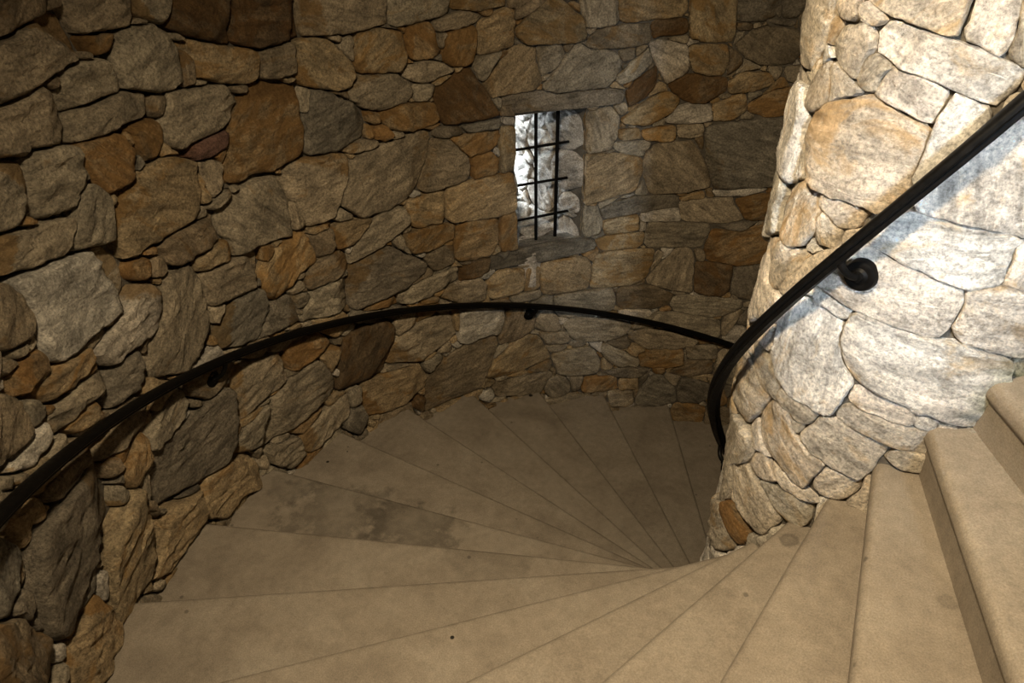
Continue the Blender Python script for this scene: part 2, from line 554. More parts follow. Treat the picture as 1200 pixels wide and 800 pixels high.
# outlines of the stones: kind, then azimuth (1/100 degree) and height (mm) of every corner
WALL_DATA = '''
k 21360,-232 20766,-280 20758,-348 20747,-454 20820,-533 20968,-571 21208,-576 21472,-567 21722,-588 21881,-581 21991,-514 21988,-439 21917,-268 21749,-153
w 20824,482 20470,447 19841,381 19730,282 19735,189 19882,132 20275,133 20491,139 20579,131 20796,158 20857,230 20832,322 20824,399
o 17778,754 17535,711 17233,681 17249,620 17328,523 17264,463 17356,338 17733,330 18251,328 18412,376 18380,439 18253,500 18215,593 18011,664
k 11649,94 11059,129 10427,168 10331,-22 10394,-299 10671,-339 11140,-360 11400,-381 11582,-159
og 19226,577 18945,571 18723,521 18695,412 18760,325 18905,281 19298,277 19686,272 19742,376 19629,511
g 20287,1113 20145,1125 19746,1162 19542,1171 19485,1137 19460,1067 19434,1040 19520,1027 19881,997 20246,956 20382,957 20478,957
k 20340,-604 20206,-519 19741,-546 19056,-562 19051,-671 19194,-880 19394,-937 19801,-876 20296,-793 20382,-671
g 19800,-75 19511,-25 19436,121 19050,97 18993,19 18993,-139 19046,-288 19084,-337 19480,-339 19863,-261 19870,-159
b 22381,-172 22188,-273 22092,-379 22011,-522 22008,-616 22185,-667 22674,-272
g 16703,240 16275,249 15686,286 15570,250 15634,152 15718,41 15852,-66 16250,-120 16729,-110 16963,-8 16955,54 16828,147
og 20715,-551 20507,-560 20449,-726 20407,-853 20544,-898 20703,-955 20881,-927 21213,-911 21370,-895 21358,-786 21237,-666 21158,-593 20866,-579
g 20484,952 20243,959 19959,972 19849,911 19823,843 19881,778 20227,799 20642,829
g 19184,1044 19099,1067 18917,1075 18742,1070 18605,1040 18521,965 18544,884 18612,840 18771,823 18894,821 19058,852 19200,875 19213,950 19218,1007
g 18522,246 18294,297 17728,294 17656,206 17644,134 17672,-44 17956,-16 18220,-3 18502,13 18507,95 18584,156
d 17872,1153 17116,1117 17112,896 17390,892 17702,890 17891,917 17881,1018
g 17054,1114 16074,1071 16059,926 16068,895 16428,885 16888,890 17097,900 17102,977 17116,1062
g 20289,804 19853,759 19851,682 19952,605 20071,565 20394,585 20487,635 20421,723 20337,778
g 18808,807 18616,802 18297,794 18082,771 18012,693 18173,626 18324,598 18671,590 18822,580 18921,617 18944,682 18877,751
g 17658,305 17271,317 16782,274 16759,211 16870,116 16988,8 17193,-71 17466,-46 17524,63 17630,187 17701,279
g 18493,-860 17694,-827 17468,-1062 17505,-1149 17815,-1162 18796,-1123 18746,-1019
g 20874,626 20678,610 20197,555 20103,543 20163,480 20300,446 20641,482 20939,517 21008,532
d 18455,1182 17896,1154 17888,1027 17910,928 18055,935 18403,997 18589,1047 18498,1123
k 17127,645 16941,621 16575,530 16469,451 16484,358 16556,319 16892,301 17322,335 17283,453 17201,573
og 21894,-607 21698,-640 21420,-629 21378,-748 21401,-873 21485,-905 21783,-904 22036,-789 22042,-709
b 16098,-1752 15962,-1467 15681,-1382 15449,-1339 14705,-1325 14694,-1462 14994,-1685 15079,-1770 15667,-1777 16061,-1763
k 16978,-396 16379,-352 15822,-568 15870,-639 16194,-689 17061,-670 17042,-526
g 19524,1238 18834,1202 18936,1091 19096,1070 19342,1082 19435,1082 19482,1151 19539,1194
g 12465,-71 12314,-27 11811,-11 11726,-66 11541,-222 11474,-336 11870,-379 12346,-382 12460,-238
w 20434,72 19995,106 19714,159 19498,117 19457,34 19574,-28 19776,-51 20058,-33 20297,-33
d 17466,-1145 17338,-971 17232,-795 17000,-793 16586,-836 16463,-905 16557,-1050 16687,-1240 17073,-1207 17435,-1163
og 15441,-110 14442,-104 14363,-141 14369,-369 14684,-383 15445,-343
g 13943,446 13739,553 13512,665 13364,629 12983,598 12886,523 12963,446 13101,370 13821,373 13988,408
o 11438,-787 11357,-674 10915,-693 10581,-598 10397,-608 10322,-900 10770,-955 11347,-948 11414,-876
b 20105,1269 19615,1243 19658,1201 19763,1173 19971,1147 20185,1122 20281,1118
g 19804,852 19593,865 19254,866 19018,843 18955,819 19037,763 19429,750 19801,758 19859,778
og 19735,-908 19402,-948 18972,-1040 18870,-1201 18969,-1285 19299,-1208 19603,-1226 19886,-1085 19893,-1030
og 18494,975 18377,982 18146,947 17684,878 17708,795 17791,756 18012,757 18268,800 18432,834 18424,915
g 19770,986 19419,1000 19333,999 19251,969 19213,912 19248,873 19553,860 19820,857 19847,932 19805,962
og 12075,961 11514,956 11482,810 11442,722 11457,639 11746,641 12016,669 12038,814
o 19798,750 19394,737 19291,639 19301,572 19420,551 19693,547 19758,608 19839,711
k 21962,7 21908,-102 21886,-171 22031,-237 22231,-244 22399,-178
og 17213,879 17022,889 16819,860 16631,775 16524,681 16628,624 16777,605 16962,639 17249,682 17230,782
g 18993,-571 18793,-533 18428,-610 18164,-636 18152,-740 18140,-817 18710,-825 18991,-833 19047,-713
g 20622,826 20363,791 20450,699 20529,643 20630,613 20786,627 20851,655
og 13349,-65 12923,-73 12520,-112 12503,-205 12565,-362 13137,-406 13318,-421
d 15373,521 14978,604 14897,525 14728,387 14598,286 14890,275 15379,290 15482,406 15498,482
og 14340,788 13927,927 13729,921 13584,858 13423,805 13399,693 13571,674 13891,685 14240,694 14355,753
k 14449,398 14039,400 13137,376 12850,361 12828,294 12969,271 13634,266 14123,276 14429,274 14551,288 14571,390
g 16048,1069 15208,1037 15213,906 15343,890 15766,879 15935,872 16040,894
og 13007,975 12129,962 12096,828 12170,791 12447,789 12922,774 12987,831
og 20256,-826 19749,-943 19801,-1019 19935,-1051 20191,-1057 20399,-1053 20545,-1066 20755,-993 20814,-941 20510,-904 20368,-821
og 17098,-1278 17042,-1225 16709,-1251 16083,-1316 15992,-1422 16013,-1530 16257,-1580 16645,-1562 17025,-1517 17109,-1363
b 21024,522 20876,490 20851,415 20851,336 20933,304 21092,316 21207,338 21232,384
g 18970,29 18229,-19 18116,-37 18180,-119 18367,-191 18736,-174 18977,-137 19001,-68
g 16611,-1173 16497,-1031 16048,-981 15475,-1009 15413,-1217 15583,-1237 15849,-1271 16114,-1281 16547,-1211
g 20232,430 20099,514 19857,628 19727,542 19684,461 19756,388 19932,393 20183,418
og 16464,862 16212,872 15886,842 15837,751 15872,664 15964,642 16445,663 16527,713 16513,797
k 18973,-256 18747,-189 18284,-212 18234,-345 18373,-411 18507,-464 18986,-381
b 21472,237 21352,247 21295,160 21287,72 21380,50 21514,56 21676,61 21754,81
oo 18220,-159 17944,-62 17500,-52 17429,-247 17729,-261 17958,-324 18157,-326 18224,-220
og 13125,-840 12825,-814 12190,-831 12173,-922 12277,-1084 12681,-1123 13166,-1120 13131,-947
og 14796,488 14446,648 14328,685 14095,675 14019,514 14003,449 14153,411 14425,407 14697,405
b 11424,619 11218,696 11043,728 10696,710 10568,648 10590,570 10670,504 11072,501 11280,554
g 16540,666 16164,646 15966,631 15807,566 15791,506 15917,469 16276,455 16526,503 16641,548 16604,611
g 15562,210 15362,203 15098,70 15027,-6 15051,-75 15313,-118 15823,-83 15739,16 15591,134
b 19315,162 19343,258 18560,250 18609,137 18884,122 19227,130
og 13965,-822 13261,-840 13168,-927 13174,-1036 13236,-1124 13764,-1112 13942,-1093 13997,-942
o 15301,-385 15117,-378 14652,-402 14661,-560 14771,-677 15285,-654 15380,-592
g 12347,-601 11813,-621 11416,-631 11388,-734 11476,-823 12291,-819 12347,-782
og 14956,-1693 14716,-1517 14489,-1476 14229,-1417 13971,-1472 13798,-1697 14004,-1721 14498,-1737 14805,-1733
k 20440,-102 20292,-55 19916,-69 19883,-187 19997,-235 20242,-198 20424,-191 20466,-123
k 14806,-686 14394,-683 13916,-686 13174,-691 13139,-769 13776,-809 14397,-805 14814,-792
w 15336,-1043 15191,-1042 14603,-1127 14572,-1233 14669,-1350 14929,-1363 15406,-1301
g 12065,-961 11861,-838 11667,-831 11571,-894 11507,-1220 11816,-1190 12236,-1123 12277,-1084
g 16924,-295 16549,-149 16093,-136 16023,-252 16301,-308 16955,-379
k 11461,956 10994,954 10906,784 11210,753 11426,760
g 11885,-449 11529,-438 11119,-428 10932,-591 11182,-629 11815,-612
g 21069,27 20594,13 20331,-12 20368,-68 20581,-69 21084,-41 21095,1
g 13481,985 13035,976 12978,769 13376,755 13424,817 13487,891
g 13753,-1132 12817,-1134 12770,-1232 12775,-1329 13143,-1361 13648,-1333 13742,-1227
og 14825,832 14464,904 14365,895 14386,694 14591,668 14899,660 14843,787
og 21101,146 20730,126 20425,102 20440,55 20617,41 21022,58 21073,100
b 14876,-1149 14550,-1144 14173,-1195 14065,-1285 14100,-1376 14340,-1440 14713,-1459
g 17811,-524 17609,-423 17008,-432 17027,-529 17073,-607 17318,-615 17811,-559
o 11138,240 10897,312 10512,372 10369,180 10843,157 11108,191
b 13355,692 13259,733 12920,755 12582,760 12530,709 12532,645 12786,625 12987,624 13334,615 13380,648
og 15195,1036 14432,1011 14450,915 14804,906 15197,922
b 21428,-120 20831,-209 20685,-220 20537,-230 20494,-248 20777,-264 21158,-231 21359,-212 21447,-168
o 21844,-56 21463,-122 21520,-218 21821,-189 21858,-94
g 13341,220 12996,248 12881,181 12893,51 12959,-36 13301,-42 13357,-17
o 16251,440 15949,459 15522,435 15451,316 15805,298 16102,329 16235,391
g 13608,-1396 13395,-1339 12890,-1400 12452,-1485 12514,-1543 12721,-1603 13267,-1591 13416,-1556
g 20192,-384 19638,-366 19596,-466 19697,-501 19925,-520 20221,-501
d 12248,374 11974,438 11458,414 11432,324 11727,256 12021,273 12151,331
b 17659,876 17261,887 17213,850 17248,743 17333,736 17698,756 17688,822
g 11859,-1305 11772,-1238 11367,-1248 10734,-1272 10743,-1350 11020,-1419 11423,-1426 11774,-1385
w 12532,645 12336,655 12046,618 11981,465 12113,420 12280,388 12355,471 12486,553
k 13098,-467 12686,-406 11944,-394 11905,-496 12346,-520 13023,-554
b 19584,-362 19146,-416 18643,-515 19032,-531 19381,-535 19571,-439
g 12140,-1457 12016,-1381 11457,-1426 11042,-1459 10980,-1621 11088,-1665 11738,-1547
g 18814,1201 18476,1183 18553,1096 18619,1053 18776,1084 18888,1110
og 16057,-121 15457,-108 15476,-331 15968,-304 16013,-211
d 11541,-949 11216,-956 10953,-978 10956,-1183 11075,-1225 11510,-1211
o 21287,263 20841,242 20837,207 20894,166 21237,172 21279,228
g 13781,-1658 13152,-1653 13036,-1715 12931,-1830 12938,-1938 13353,-1931 13659,-1874 13740,-1746
g 18184,-1242 17337,-1203 17358,-1352 17526,-1382 18170,-1400 18214,-1297
og 12004,617 11519,620 11460,514 11518,427 11686,422 11954,471
o 11114,-444 10654,-386 10382,-410 10357,-557 10884,-599 11033,-509
b 12742,-1176 12644,-1134 12232,-1142 11806,-1238 11855,-1325 12159,-1357 12689,-1314
b 20766,-280 20425,-244 19922,-319 20220,-350 20558,-351 20726,-324
k 10950,-987 10492,-944 10448,-1163 10511,-1262 10708,-1251 10951,-1202
o 15302,787 15099,811 14883,818 14946,626 15241,614 15350,663
o 16106,-326 15774,-326 15332,-366 15330,-473 15807,-494 16023,-473 16091,-402
oo 12848,165 12550,270 12268,333 12025,287 12152,204 12463,117 12830,143
b 14460,1012 13901,996 13955,922 14124,875 14353,830 14439,839
k 18486,-431 18240,-356 17918,-341 17841,-516 17869,-537 18507,-464 18592,-439
o 15783,864 15514,877 15440,817 15373,705 15521,685 15779,691 15824,806
g 12503,-1616 12303,-1533 11804,-1566 11293,-1670 11450,-1739 12125,-1730
o 18135,-616 17592,-684 17394,-798 17723,-811 18096,-802 18146,-698
b 17667,-301 17399,-253 17011,-264 16973,-383 17199,-405 17597,-398 17640,-347
o 19350,747 19047,752 18976,704 19011,631 19077,597 19208,592 19243,666 19253,709
k 12266,-2312 12196,-2164 12003,-2001 11854,-2015 11586,-2165 11534,-2315 11828,-2337
g 16322,-711 15322,-673 15302,-783 15728,-810 16259,-811
g 14847,-1776 14270,-1796 13813,-1811 13774,-1859 13925,-1935 14001,-2000 14506,-1947 14779,-1927
g 19232,-951 19055,-894 18535,-867 18592,-928 18708,-1019 18794,-1061 19044,-1032 19258,-983
og 14853,-851 14676,-825 14259,-842 14243,-950 14350,-1035 14830,-1021
g 18766,-1135 18232,-1223 18171,-1365 18201,-1422 18453,-1401 18692,-1264
o 15315,206 15053,195 14587,191 14558,148 14656,86 15036,57 15186,120
w 21482,24 21397,40 21136,41 21111,-20 21173,-40 21459,-31 21500,6
o 20539,-416 20202,-363 20268,-480 20281,-522 20583,-534 20603,-466
og 20956,-56 20752,-61 20545,-88 20450,-160 20446,-183 20839,-124 20934,-104
b 10671,810 10301,860 10284,763 10322,676 10508,692 10649,723
g 15634,-877 15517,-814 14956,-819 14877,-934 14937,-1013 15360,-952
o 12264,-1764 12124,-1737 11554,-1745 11519,-1896 11872,-1926 12218,-1928
og 11444,366 11274,447 10861,442 10821,368 11125,331 11399,310
g 15900,666 15496,661 15354,640 15185,593 15513,567 15633,553 15859,594 15909,626
w 12241,134 12042,238 11636,241 11580,140 11779,120 12104,117
og 19006,97 18506,115 18526,19 18820,9 18992,40
r 18754,584 18547,581 18250,588 18218,554 18352,514 18578,500 18739,535
k 11549,-2085 11376,-2050 11042,-2098 10876,-2183 11132,-2308 11503,-2292
og 17109,-99 16545,-136 16730,-207 16877,-255 17118,-243 17134,-160
g 18661,504 18403,471 18419,365 18542,316 18643,363
og 14581,193 14382,201 14378,-95 14609,-98
og 13122,-710 13040,-697 12381,-685 12352,-756 12458,-813 13028,-802
o 14611,-388 14359,-376 14352,-661 14626,-663
og 11593,241 11174,310 11138,198 11293,147 11561,126
o 11612,-2387 11534,-2315 11087,-2342 11005,-2375 11038,-2532 11522,-2543
g 15430,872 15201,895 15002,903 14778,876 14838,845 15069,821 15383,814
g 14051,673 13745,667 13684,615 13827,531 14004,494 14050,579
d 12800,346 12636,423 12419,506 12399,404 12501,324 12755,247
og 18913,497 18675,477 18599,355 18718,306 18741,351 18829,416
d 12528,772 12086,784 12041,714 12119,690 12399,688 12508,671
og 13021,-571 12504,-536 12450,-665 12975,-684
o 15021,56 14721,56 14645,0 14650,-78 15020,-93
o 19429,1078 19133,1065 19176,1029 19248,1009 19410,1010 19441,1065
k 22070,-223 21985,-266 22021,-375 22094,-346 22184,-256
b 11750,-1994 11421,-1863 11036,-1855 11001,-1985 11489,-2029
g 12961,433 12769,520 12540,613 12481,527 12724,426 12866,389
g 12948,-1681 12860,-1646 12556,-1749 12249,-1850 12273,-1925 12686,-1870 12883,-1770
k 10934,894 10655,931 10621,846 10725,785 10880,784
k 17484,-1424 17317,-1348 17132,-1373 17061,-1505 17119,-1560 17250,-1589 17477,-1453
o 13229,-2055 13161,-1962 12632,-1994 12595,-2132 12802,-2139 13225,-2100
b 18407,-575 18342,-527 17891,-580 17575,-644 18054,-626 18164,-636
b 17453,-87 17144,-106 17163,-234 17394,-241 17449,-113
g 21203,142 21109,131 21036,68 21079,40 21253,57 21253,93
g 13329,-445 13100,-451 13038,-570 13078,-652 13310,-671
b 15847,-525 15385,-504 15404,-636 15700,-652 15819,-553
g 13924,-1978 13830,-1883 13582,-1905 13443,-1998 13457,-2085 13765,-2123
g 14929,649 14518,664 14684,587 14825,496 14922,576
b 11035,-2400 10978,-2338 10577,-2351 10600,-2520 10998,-2543
d 15292,-702 14771,-686 14778,-777 15130,-810 15287,-802
g 12934,8 12395,-2 12422,-107 12894,-53
w 12456,-535 11903,-506 11831,-612 12137,-606 12429,-594
oo 12547,83 12070,102 12062,-2 12505,16
g 16454,-940 16416,-867 16048,-897 16086,-989 16355,-1048
g 14083,-1263 13831,-1236 13720,-1325 13661,-1430 13862,-1436 14082,-1379
w 11439,-373 11079,-363 10716,-292 10665,-355 10947,-401 11365,-422
g 11486,-1735 11008,-1705 10973,-1831 11423,-1852
g 14008,-1422 13531,-1474 13507,-1567 13598,-1587 13970,-1552
g 12760,-2177 12687,-2148 12347,-2157 12287,-2299 12435,-2327 12686,-2310
og 17663,-837 17374,-835 17304,-885 17473,-1028 17588,-913
og 14224,-846 14016,-852 14013,-1048 14261,-1037
b 18493,955 18427,911 18475,808 18599,809
b 20548,-564 20420,-702 20380,-814 20467,-821 20559,-631
o 19679,251 19516,250 19492,215 19556,162 19691,182 19709,220
k 12903,-1919 12386,-1909 12087,-1943 12221,-2016 12670,-1992
w 21386,-633 21237,-617 21212,-681 21352,-753 21392,-707
g 12041,101 11689,112 11695,23 12022,20
b 14562,389 14335,386 14353,263 14582,285
k 15122,261 14583,262 14587,205 15051,212
g 10753,476 10480,493 10443,400 10683,397
b 19603,1242 19543,1239 19536,1177 19719,1170 19649,1200
g 15766,551 15461,528 15528,484 15653,452 15786,457
b 21303,324 21162,303 21131,265 21205,258 21299,280 21335,304
b 19455,225 19291,221 19341,148 19479,137 19522,153
g 10805,-1933 10540,-1897 10513,-2094 10761,-2086
k 15563,287 15169,258 15144,210 15362,203 15542,234
g 16864,297 16556,319 16338,293 16363,259 16724,267
g 10982,-1438 10772,-1361 10672,-1367 10875,-1576 10947,-1619
b 18944,818 18817,812 18864,767 18946,726 19022,753
g 18709,299 18345,336 18341,299 18506,266 18628,274
k 14736,-673 14394,-682 14431,-770 14743,-773
g 16633,847 16464,862 16534,735 16608,762 16665,798
g 16049,-1333 15744,-1313 15657,-1350 15687,-1419 15957,-1440
g 10954,475 10771,490 10783,449 10835,368 10969,360
b 11488,607 11303,541 11300,487 11462,427 11460,514
o 16895,-694 16307,-721 16291,-797 16867,-716
g 18980,-142 18757,-180 18896,-261 18963,-265
g 14475,-1042 14013,-1048 13959,-1128 14476,-1096
g 17304,-1214 17082,-1231 17150,-1367 17340,-1358
k 11093,870 10938,870 10893,784 11056,765
w 12680,-1374 12650,-1336 12139,-1368 12183,-1416 12460,-1435
o 16390,372 16240,374 16095,297 16235,282 16349,307
og 12884,94 12564,91 12568,25 12843,19
o 10668,-2287 10534,-2140 10430,-2364 10627,-2426
g 21331,-62 21001,-66 20906,-106 20971,-108 21304,-65
og 12590,-2030 12256,-2026 12237,-2139 12557,-2134
g 21724,67 21618,30 21659,-8 21775,40
b 20740,-334 20598,-355 20590,-415 20659,-428 20723,-398
g 16324,-333 16135,-307 16123,-396 16026,-488 16166,-433
k 10501,545 10317,663 10340,534 10413,520
g 17623,140 17504,-27 17644,-25 17642,72
g 21137,311 20987,302 20969,279 21090,267 21128,292
g 13914,-1570 13526,-1565 13515,-1627 13781,-1658
g 17898,-366 17603,-410 17786,-475
w 15123,-1823 14850,-1817 14817,-1908 14937,-1947 15088,-1872
g 13447,-1932 13219,-1945 13265,-2085 13399,-2092
b 12954,597 12742,624 12746,559 12888,537
o 18138,-21 17991,-34 18010,-97 18154,-101
g 17227,670 17123,655 17223,554 17268,548
g 18890,-1145 18789,-1141 18816,-1209 18997,-1240 18950,-1119
g 17082,-72 16980,-12 16789,-96 17070,-80
oo 11921,-427 11562,-373 11531,-430 11886,-444
og 17454,-55 17099,-73 17090,-92 17361,-94 17469,-86
d 16344,-1613 16065,-1594 16104,-1741 16274,-1653
g 15413,805 15270,808 15320,708 15382,735
g 20696,-456 20637,-520 20744,-572 20759,-529
g 12153,-850 12034,-871 12219,-1030 12256,-1010 12206,-921
b 19906,983 19807,989 19774,962 19846,953 19910,970
g 21607,12 21492,-15 21468,-45 21626,-14
g 17286,-796 17119,-732 16967,-801 17043,-813
o 20569,608 20503,634 20434,590 20488,583
g 11784,-2005 11507,-2029 11573,-2142 11774,-2050
b 16916,613 16640,592 16655,549 16764,566
g 17932,-337 17688,-310 17646,-359 17847,-365
o 16451,461 16292,450 16311,387 16397,396
og 15438,-998 15352,-1031 15411,-1199 15485,-1077
b 11405,-849 11416,-930 11583,-912 11568,-840
g 19575,-462 19411,-530 19467,-553 19596,-503
b 11436,747 11223,749 11225,715 11411,709
g 12338,667 12034,682 12037,637 12165,645
g 12982,262 12788,262 12781,220 12868,194
g 14831,-1556 14694,-1462 14507,-1434 14641,-1530
o 19088,-767 19014,-839 19166,-891
og 15979,-828 15665,-854 15672,-895 15984,-851
o 12016,-1934 11800,-1928 11802,-2005 11987,-1990
k 10752,-2119 10544,-2107 10716,-2243
k 16919,-766 16484,-852 16555,-852 16896,-802
b 18050,759 17888,746 17929,722 18030,728
g 14695,391 14561,396 14581,312 14640,342
o 19573,273 19392,264 19399,241 19493,244
g 15741,-1295 15547,-1245 15521,-1324 15707,-1312
g 20830,-1015 20668,-1026 20647,-1060 20771,-1053
g 18449,827 18318,818 18370,797 18467,803
g 18891,1107 18800,1082 18893,1077 18945,1081
b 19495,1032 19423,1029 19419,1010 19468,1004 19517,1020
g 16837,882 16651,874 16690,841
g 12461,-597 12364,-600 12368,-668 12448,-674
w 15516,-1288 15365,-1272 15296,-1313 15446,-1321
w 21573,31 21506,35 21508,10 21578,20
og 17072,-1538 16924,-1569 17033,-1598
g 10725,-1300 10537,-1282 10652,-1326
'''
COLUMN_DATA = '''
w 24665,380 24863,466 25169,483 26348,465 27896,459 29567,428 29805,404 29947,340 30330,280 30506,218 30450,180 29374,192 28380,207 27098,241 25825,261 25077,292
o 21240,950 22649,1023 23621,1046 24631,1022 25393,1004 25563,986 25486,908 25382,868 25160,825 24655,781 24176,778 22738,779 21577,802 21214,884
w 25716,820 26358,912 27038,1010 27775,1072 28975,832 29000,762 28444,775 27550,783 26765,792 25930,807
w 24576,698 25348,766 25839,800 26792,784 27899,776 28562,760 28698,698 28625,644 28105,631 27336,623 26590,639 25430,660 24775,679
w 24184,636 24656,673 25831,652 26609,634 27464,619 27667,610 27696,535 27548,473 27276,464 26310,478 24984,498 23756,514 23114,510 23290,545
w 23203,1159 23450,1209 23814,1219 25175,1194 26625,1162 27147,1148 27229,1127 26846,1062 25728,1095 24278,1125 23414,1142
w 22075,392 23176,463 24624,432 24524,374 24826,312 25502,248 25165,125 24702,115 23672,120 22823,141 22271,220 22109,332
w 27901,492 27940,613 28581,626 29826,617 30713,439 29958,431 28953,453 28218,470
o 22595,1252 23302,1285 25606,1299 25628,1266 25530,1210 25511,1201 25101,1200 24443,1214 23450,1227
w 25759,1086 26855,1060 26750,1007 26153,908 25669,852 25503,903 25562,920 25599,992
w 25511,1201 25653,1299 26513,1302 26692,1267 26727,1210 26694,1162 26005,1188
o 24195,-7 24807,108 25445,109 26746,87 27211,81 26971,-16 26693,-71 25660,-54 24705,-41
o 22387,37 23674,51 23608,3 24739,-21 25437,-61 25140,-137 24856,-196 24395,-201 23541,-159 22664,-122 22112,-54
w 23670,1072 23960,1106 24435,1115 25744,1091 25772,1067 25659,1023 25377,1009 24631,1022 23839,1044
g 26668,1279 27035,1304 27749,1160 27176,1152 26755,1165 26802,1214
o 25155,129 25407,177 26572,170 28129,164 28626,115 28668,83 28432,71 26724,94 25356,113
o 20384,645 21049,748 22359,768 22790,712 22708,652 21703,560 20803,590
g 20963,-308 22102,-282 23381,-315 24323,-376 23744,-494 22773,-474 21416,-456
g 17524,-436 20344,-162 21605,-144 22273,-200 21437,-419 20445,-607 18379,-741 17786,-519
o 21521,1131 21836,1186 22639,1200 23189,1192 23292,1155 23033,1122 22860,1082 22135,1099
o 17882,-98 18870,125 21653,68 22578,55 21657,-74 21268,-143 19015,-148
w 25390,196 25512,245 25835,257 27405,226 27735,183 26861,188 25738,191
w 28606,749 29056,762 29642,630 29215,629 28691,657 28731,704
g 22972,-283 24020,-265 25439,-243 25258,-363 24539,-365 23451,-339
o 25184,-153 25448,-65 26781,-77 26853,-129 26427,-165 25588,-178
g 20543,170 21981,210 23080,150 22700,62 21879,62 20973,106
o 21286,402 20403,425 20987,561 21830,565 22621,588 22613,560 21491,434
o 22780,768 24127,770 24555,770 23689,690 22838,727
g 17602,-860 18470,-693 20848,-640 21444,-659 22525,-658 21800,-765 18792,-973
g 22760,86 23049,145 24702,115 24369,47 23893,46
o 22126,980 22147,1025 21695,1097 22447,1072 23303,1051 22689,1013 22322,984
w 23111,482 23373,520 24825,478 24843,448 24561,440 23954,452
d 20603,-627 21669,-512 22932,-506 23153,-579 22578,-653 21798,-651
o 23257,-183 23659,-161 25413,-207 25554,-229 24979,-243 24098,-240 23492,-222
g 27329,30 27391,78 28458,63 28708,71 28760,25 28641,9 27937,11
g 23063,1072 23256,1145 23911,1120 23636,1081 23671,1052 23211,1054
o 21021,1266 21842,1273 22401,1236 22601,1209 22395,1195 21972,1202 21421,1221
b 20878,954 20926,1029 21521,1094 21995,1022 21839,980
g 22817,622 22838,727 23763,693 23517,640
w 19002,161 21066,272 22375,311 22504,238 21803,210
o 26473,-182 26847,-74 26952,-35 27166,-136 27109,-194 26791,-188
w 22401,1236 22613,1247 23425,1225 23322,1205 22692,1208
w 27747,180 27814,220 28380,207 28431,192 28254,166 27856,166
b 21374,1134 21377,1205 21865,1191 21470,1141
o 21351,845 21022,945 21323,949 21244,879 21604,796 21257,773
g 23677,-20 23742,29 24230,30 24173,0
'''

# ------------------------------------------------------------------ the setting: outer wall
def shell(name, r_of, a0, a1, z0, z1, da, dz, holes, material, parent):
    """cylindrical bed of mortar behind the stones, open where the windows are"""
    az = list(np.arange(a0, a1, da)) + [a1]
    zs = list(np.arange(z0, z1, dz)) + [z1]
    for (h0, h1, g0, g1) in holes:
        for lst, val in ((az, h0), (az, h1), (zs, g0), (zs, g1)):
            k = min(range(len(lst)), key=lambda i: abs(lst[i] - val))
            lst[k] = val
    V, Fc = [], []
    for z in zs:
        for a in az:
            V.append(cyl(a, r_of(a, z), z))
    n = len(az)
    for j in range(len(zs) - 1):
        for i in range(n - 1):
            am, zm = (az[i] + az[i + 1]) / 2, (zs[j] + zs[j + 1]) / 2
            if any(h0 < am < h1 and g0 < zm < g1 for h0, h1, g0, g1 in holes):
                continue
            Fc.append((j * n + i, j * n + i + 1, (j + 1) * n + i + 1, (j + 1) * n + i))
    return link(name, V, Fc, material, parent, rad(60))


WIN1 = (133.45, 143.65, -0.68, 0.255)
WIN2 = (281.0, 291.0, 1.25, 2.25)
wall = root('wall_outer', 'round rubble wall of brown and grey stone around the spiral stair', kind='structure')


def wall_back(a, z):
    t = min(1, max(0, (a - 125) / 50.0))
    return R_WALL + 0.022 + 0.045 * t + 0.008 * noise.noise(Vector((rad(a) * 9, z * 3.2, 1.7)))


shell('mortar', wall_back, 70, 278, -3.0, 2.4, 0.75, 0.04, [WIN1], MORTAR, wall)
shell('mortar', lambda a, z: R_WALL + 0.03, 278, 430, -3.0, 2.4, 2.0, 0.25, [WIN2], MORTAR, wall)
shell('mortar', lambda a, z: R_WALL + 0.03, 70, 430, 2.4, 4.2, 4.0, 0.6, [], MORTAR, wall)


def on_wall(u, v, h):
    a = u / R_WALL
    return Vector(((R_WALL - h) * math.cos(a), (R_WALL - h) * math.sin(a), v))


def on_column(u, v, h):
    a = u / R_COL
    return Vector(((R_COL + h) * math.cos(a), (R_COL + h) * math.sin(a), v))


rng = random.Random(11)
traced = read(WALL_DATA, R_WALL)
mask = Mask(rad(76) * R_WALL, rad(277.5) * R_WALL, -2.85, 2.3, 0.008)
a0, a1, z0, z1 = WIN1
mask.cover([(rad(a0) * R_WALL, z0), (rad(a1) * R_WALL, z0), (rad(a1) * R_WALL, z1), (rad(a0) * R_WALL, z1)])
closed = close_joints(mask, [p for _, p in traced])
for k, (cls, p) in enumerate(traced):
    p = closed[k]
    mask.cover(p)
    near_win = (np.abs(p[:, 0] / R_WALL - rad(138.5)).min() < rad(6.2)) and p[:, 1].max() > -0.72 and p[:, 1].min() < 0.34
    az_m = math.degrees(p[:, 0].mean() / R_WALL)
    bold = min(1, max(0, (az_m - 140) / 50))          # the stones stand further out of the wall on the left
    tint, rust = TINTS[cls]
    g = stone_geometry(p, on_wall, tint, rust, 100 + k, depth=0.16 if near_win else 0.09,
                       relief=0.018 + 0.026 * bold, proud=0.006 + 0.008 * bold, rough=0.8 + 0.25 * bold, facet=0.5 + 0.7 * bold, floor=0.010 + 0.035 * bold,
                       cleft_rust=rng.choice((0.0, 0.35, 0.55)) * (0.3 + 0.7 * bold),
                       gap=0.003 + 0.0035 * bold)
    stone_object('stone', [g], wall)
mask_in = mask.m.copy()
fills = mask.fill(rng, [13, 9, 6, 4, 2, 1])
parts = []
keys = ['g', 'g', 'og', 'b', 'k', 'og', 'o', 'w']
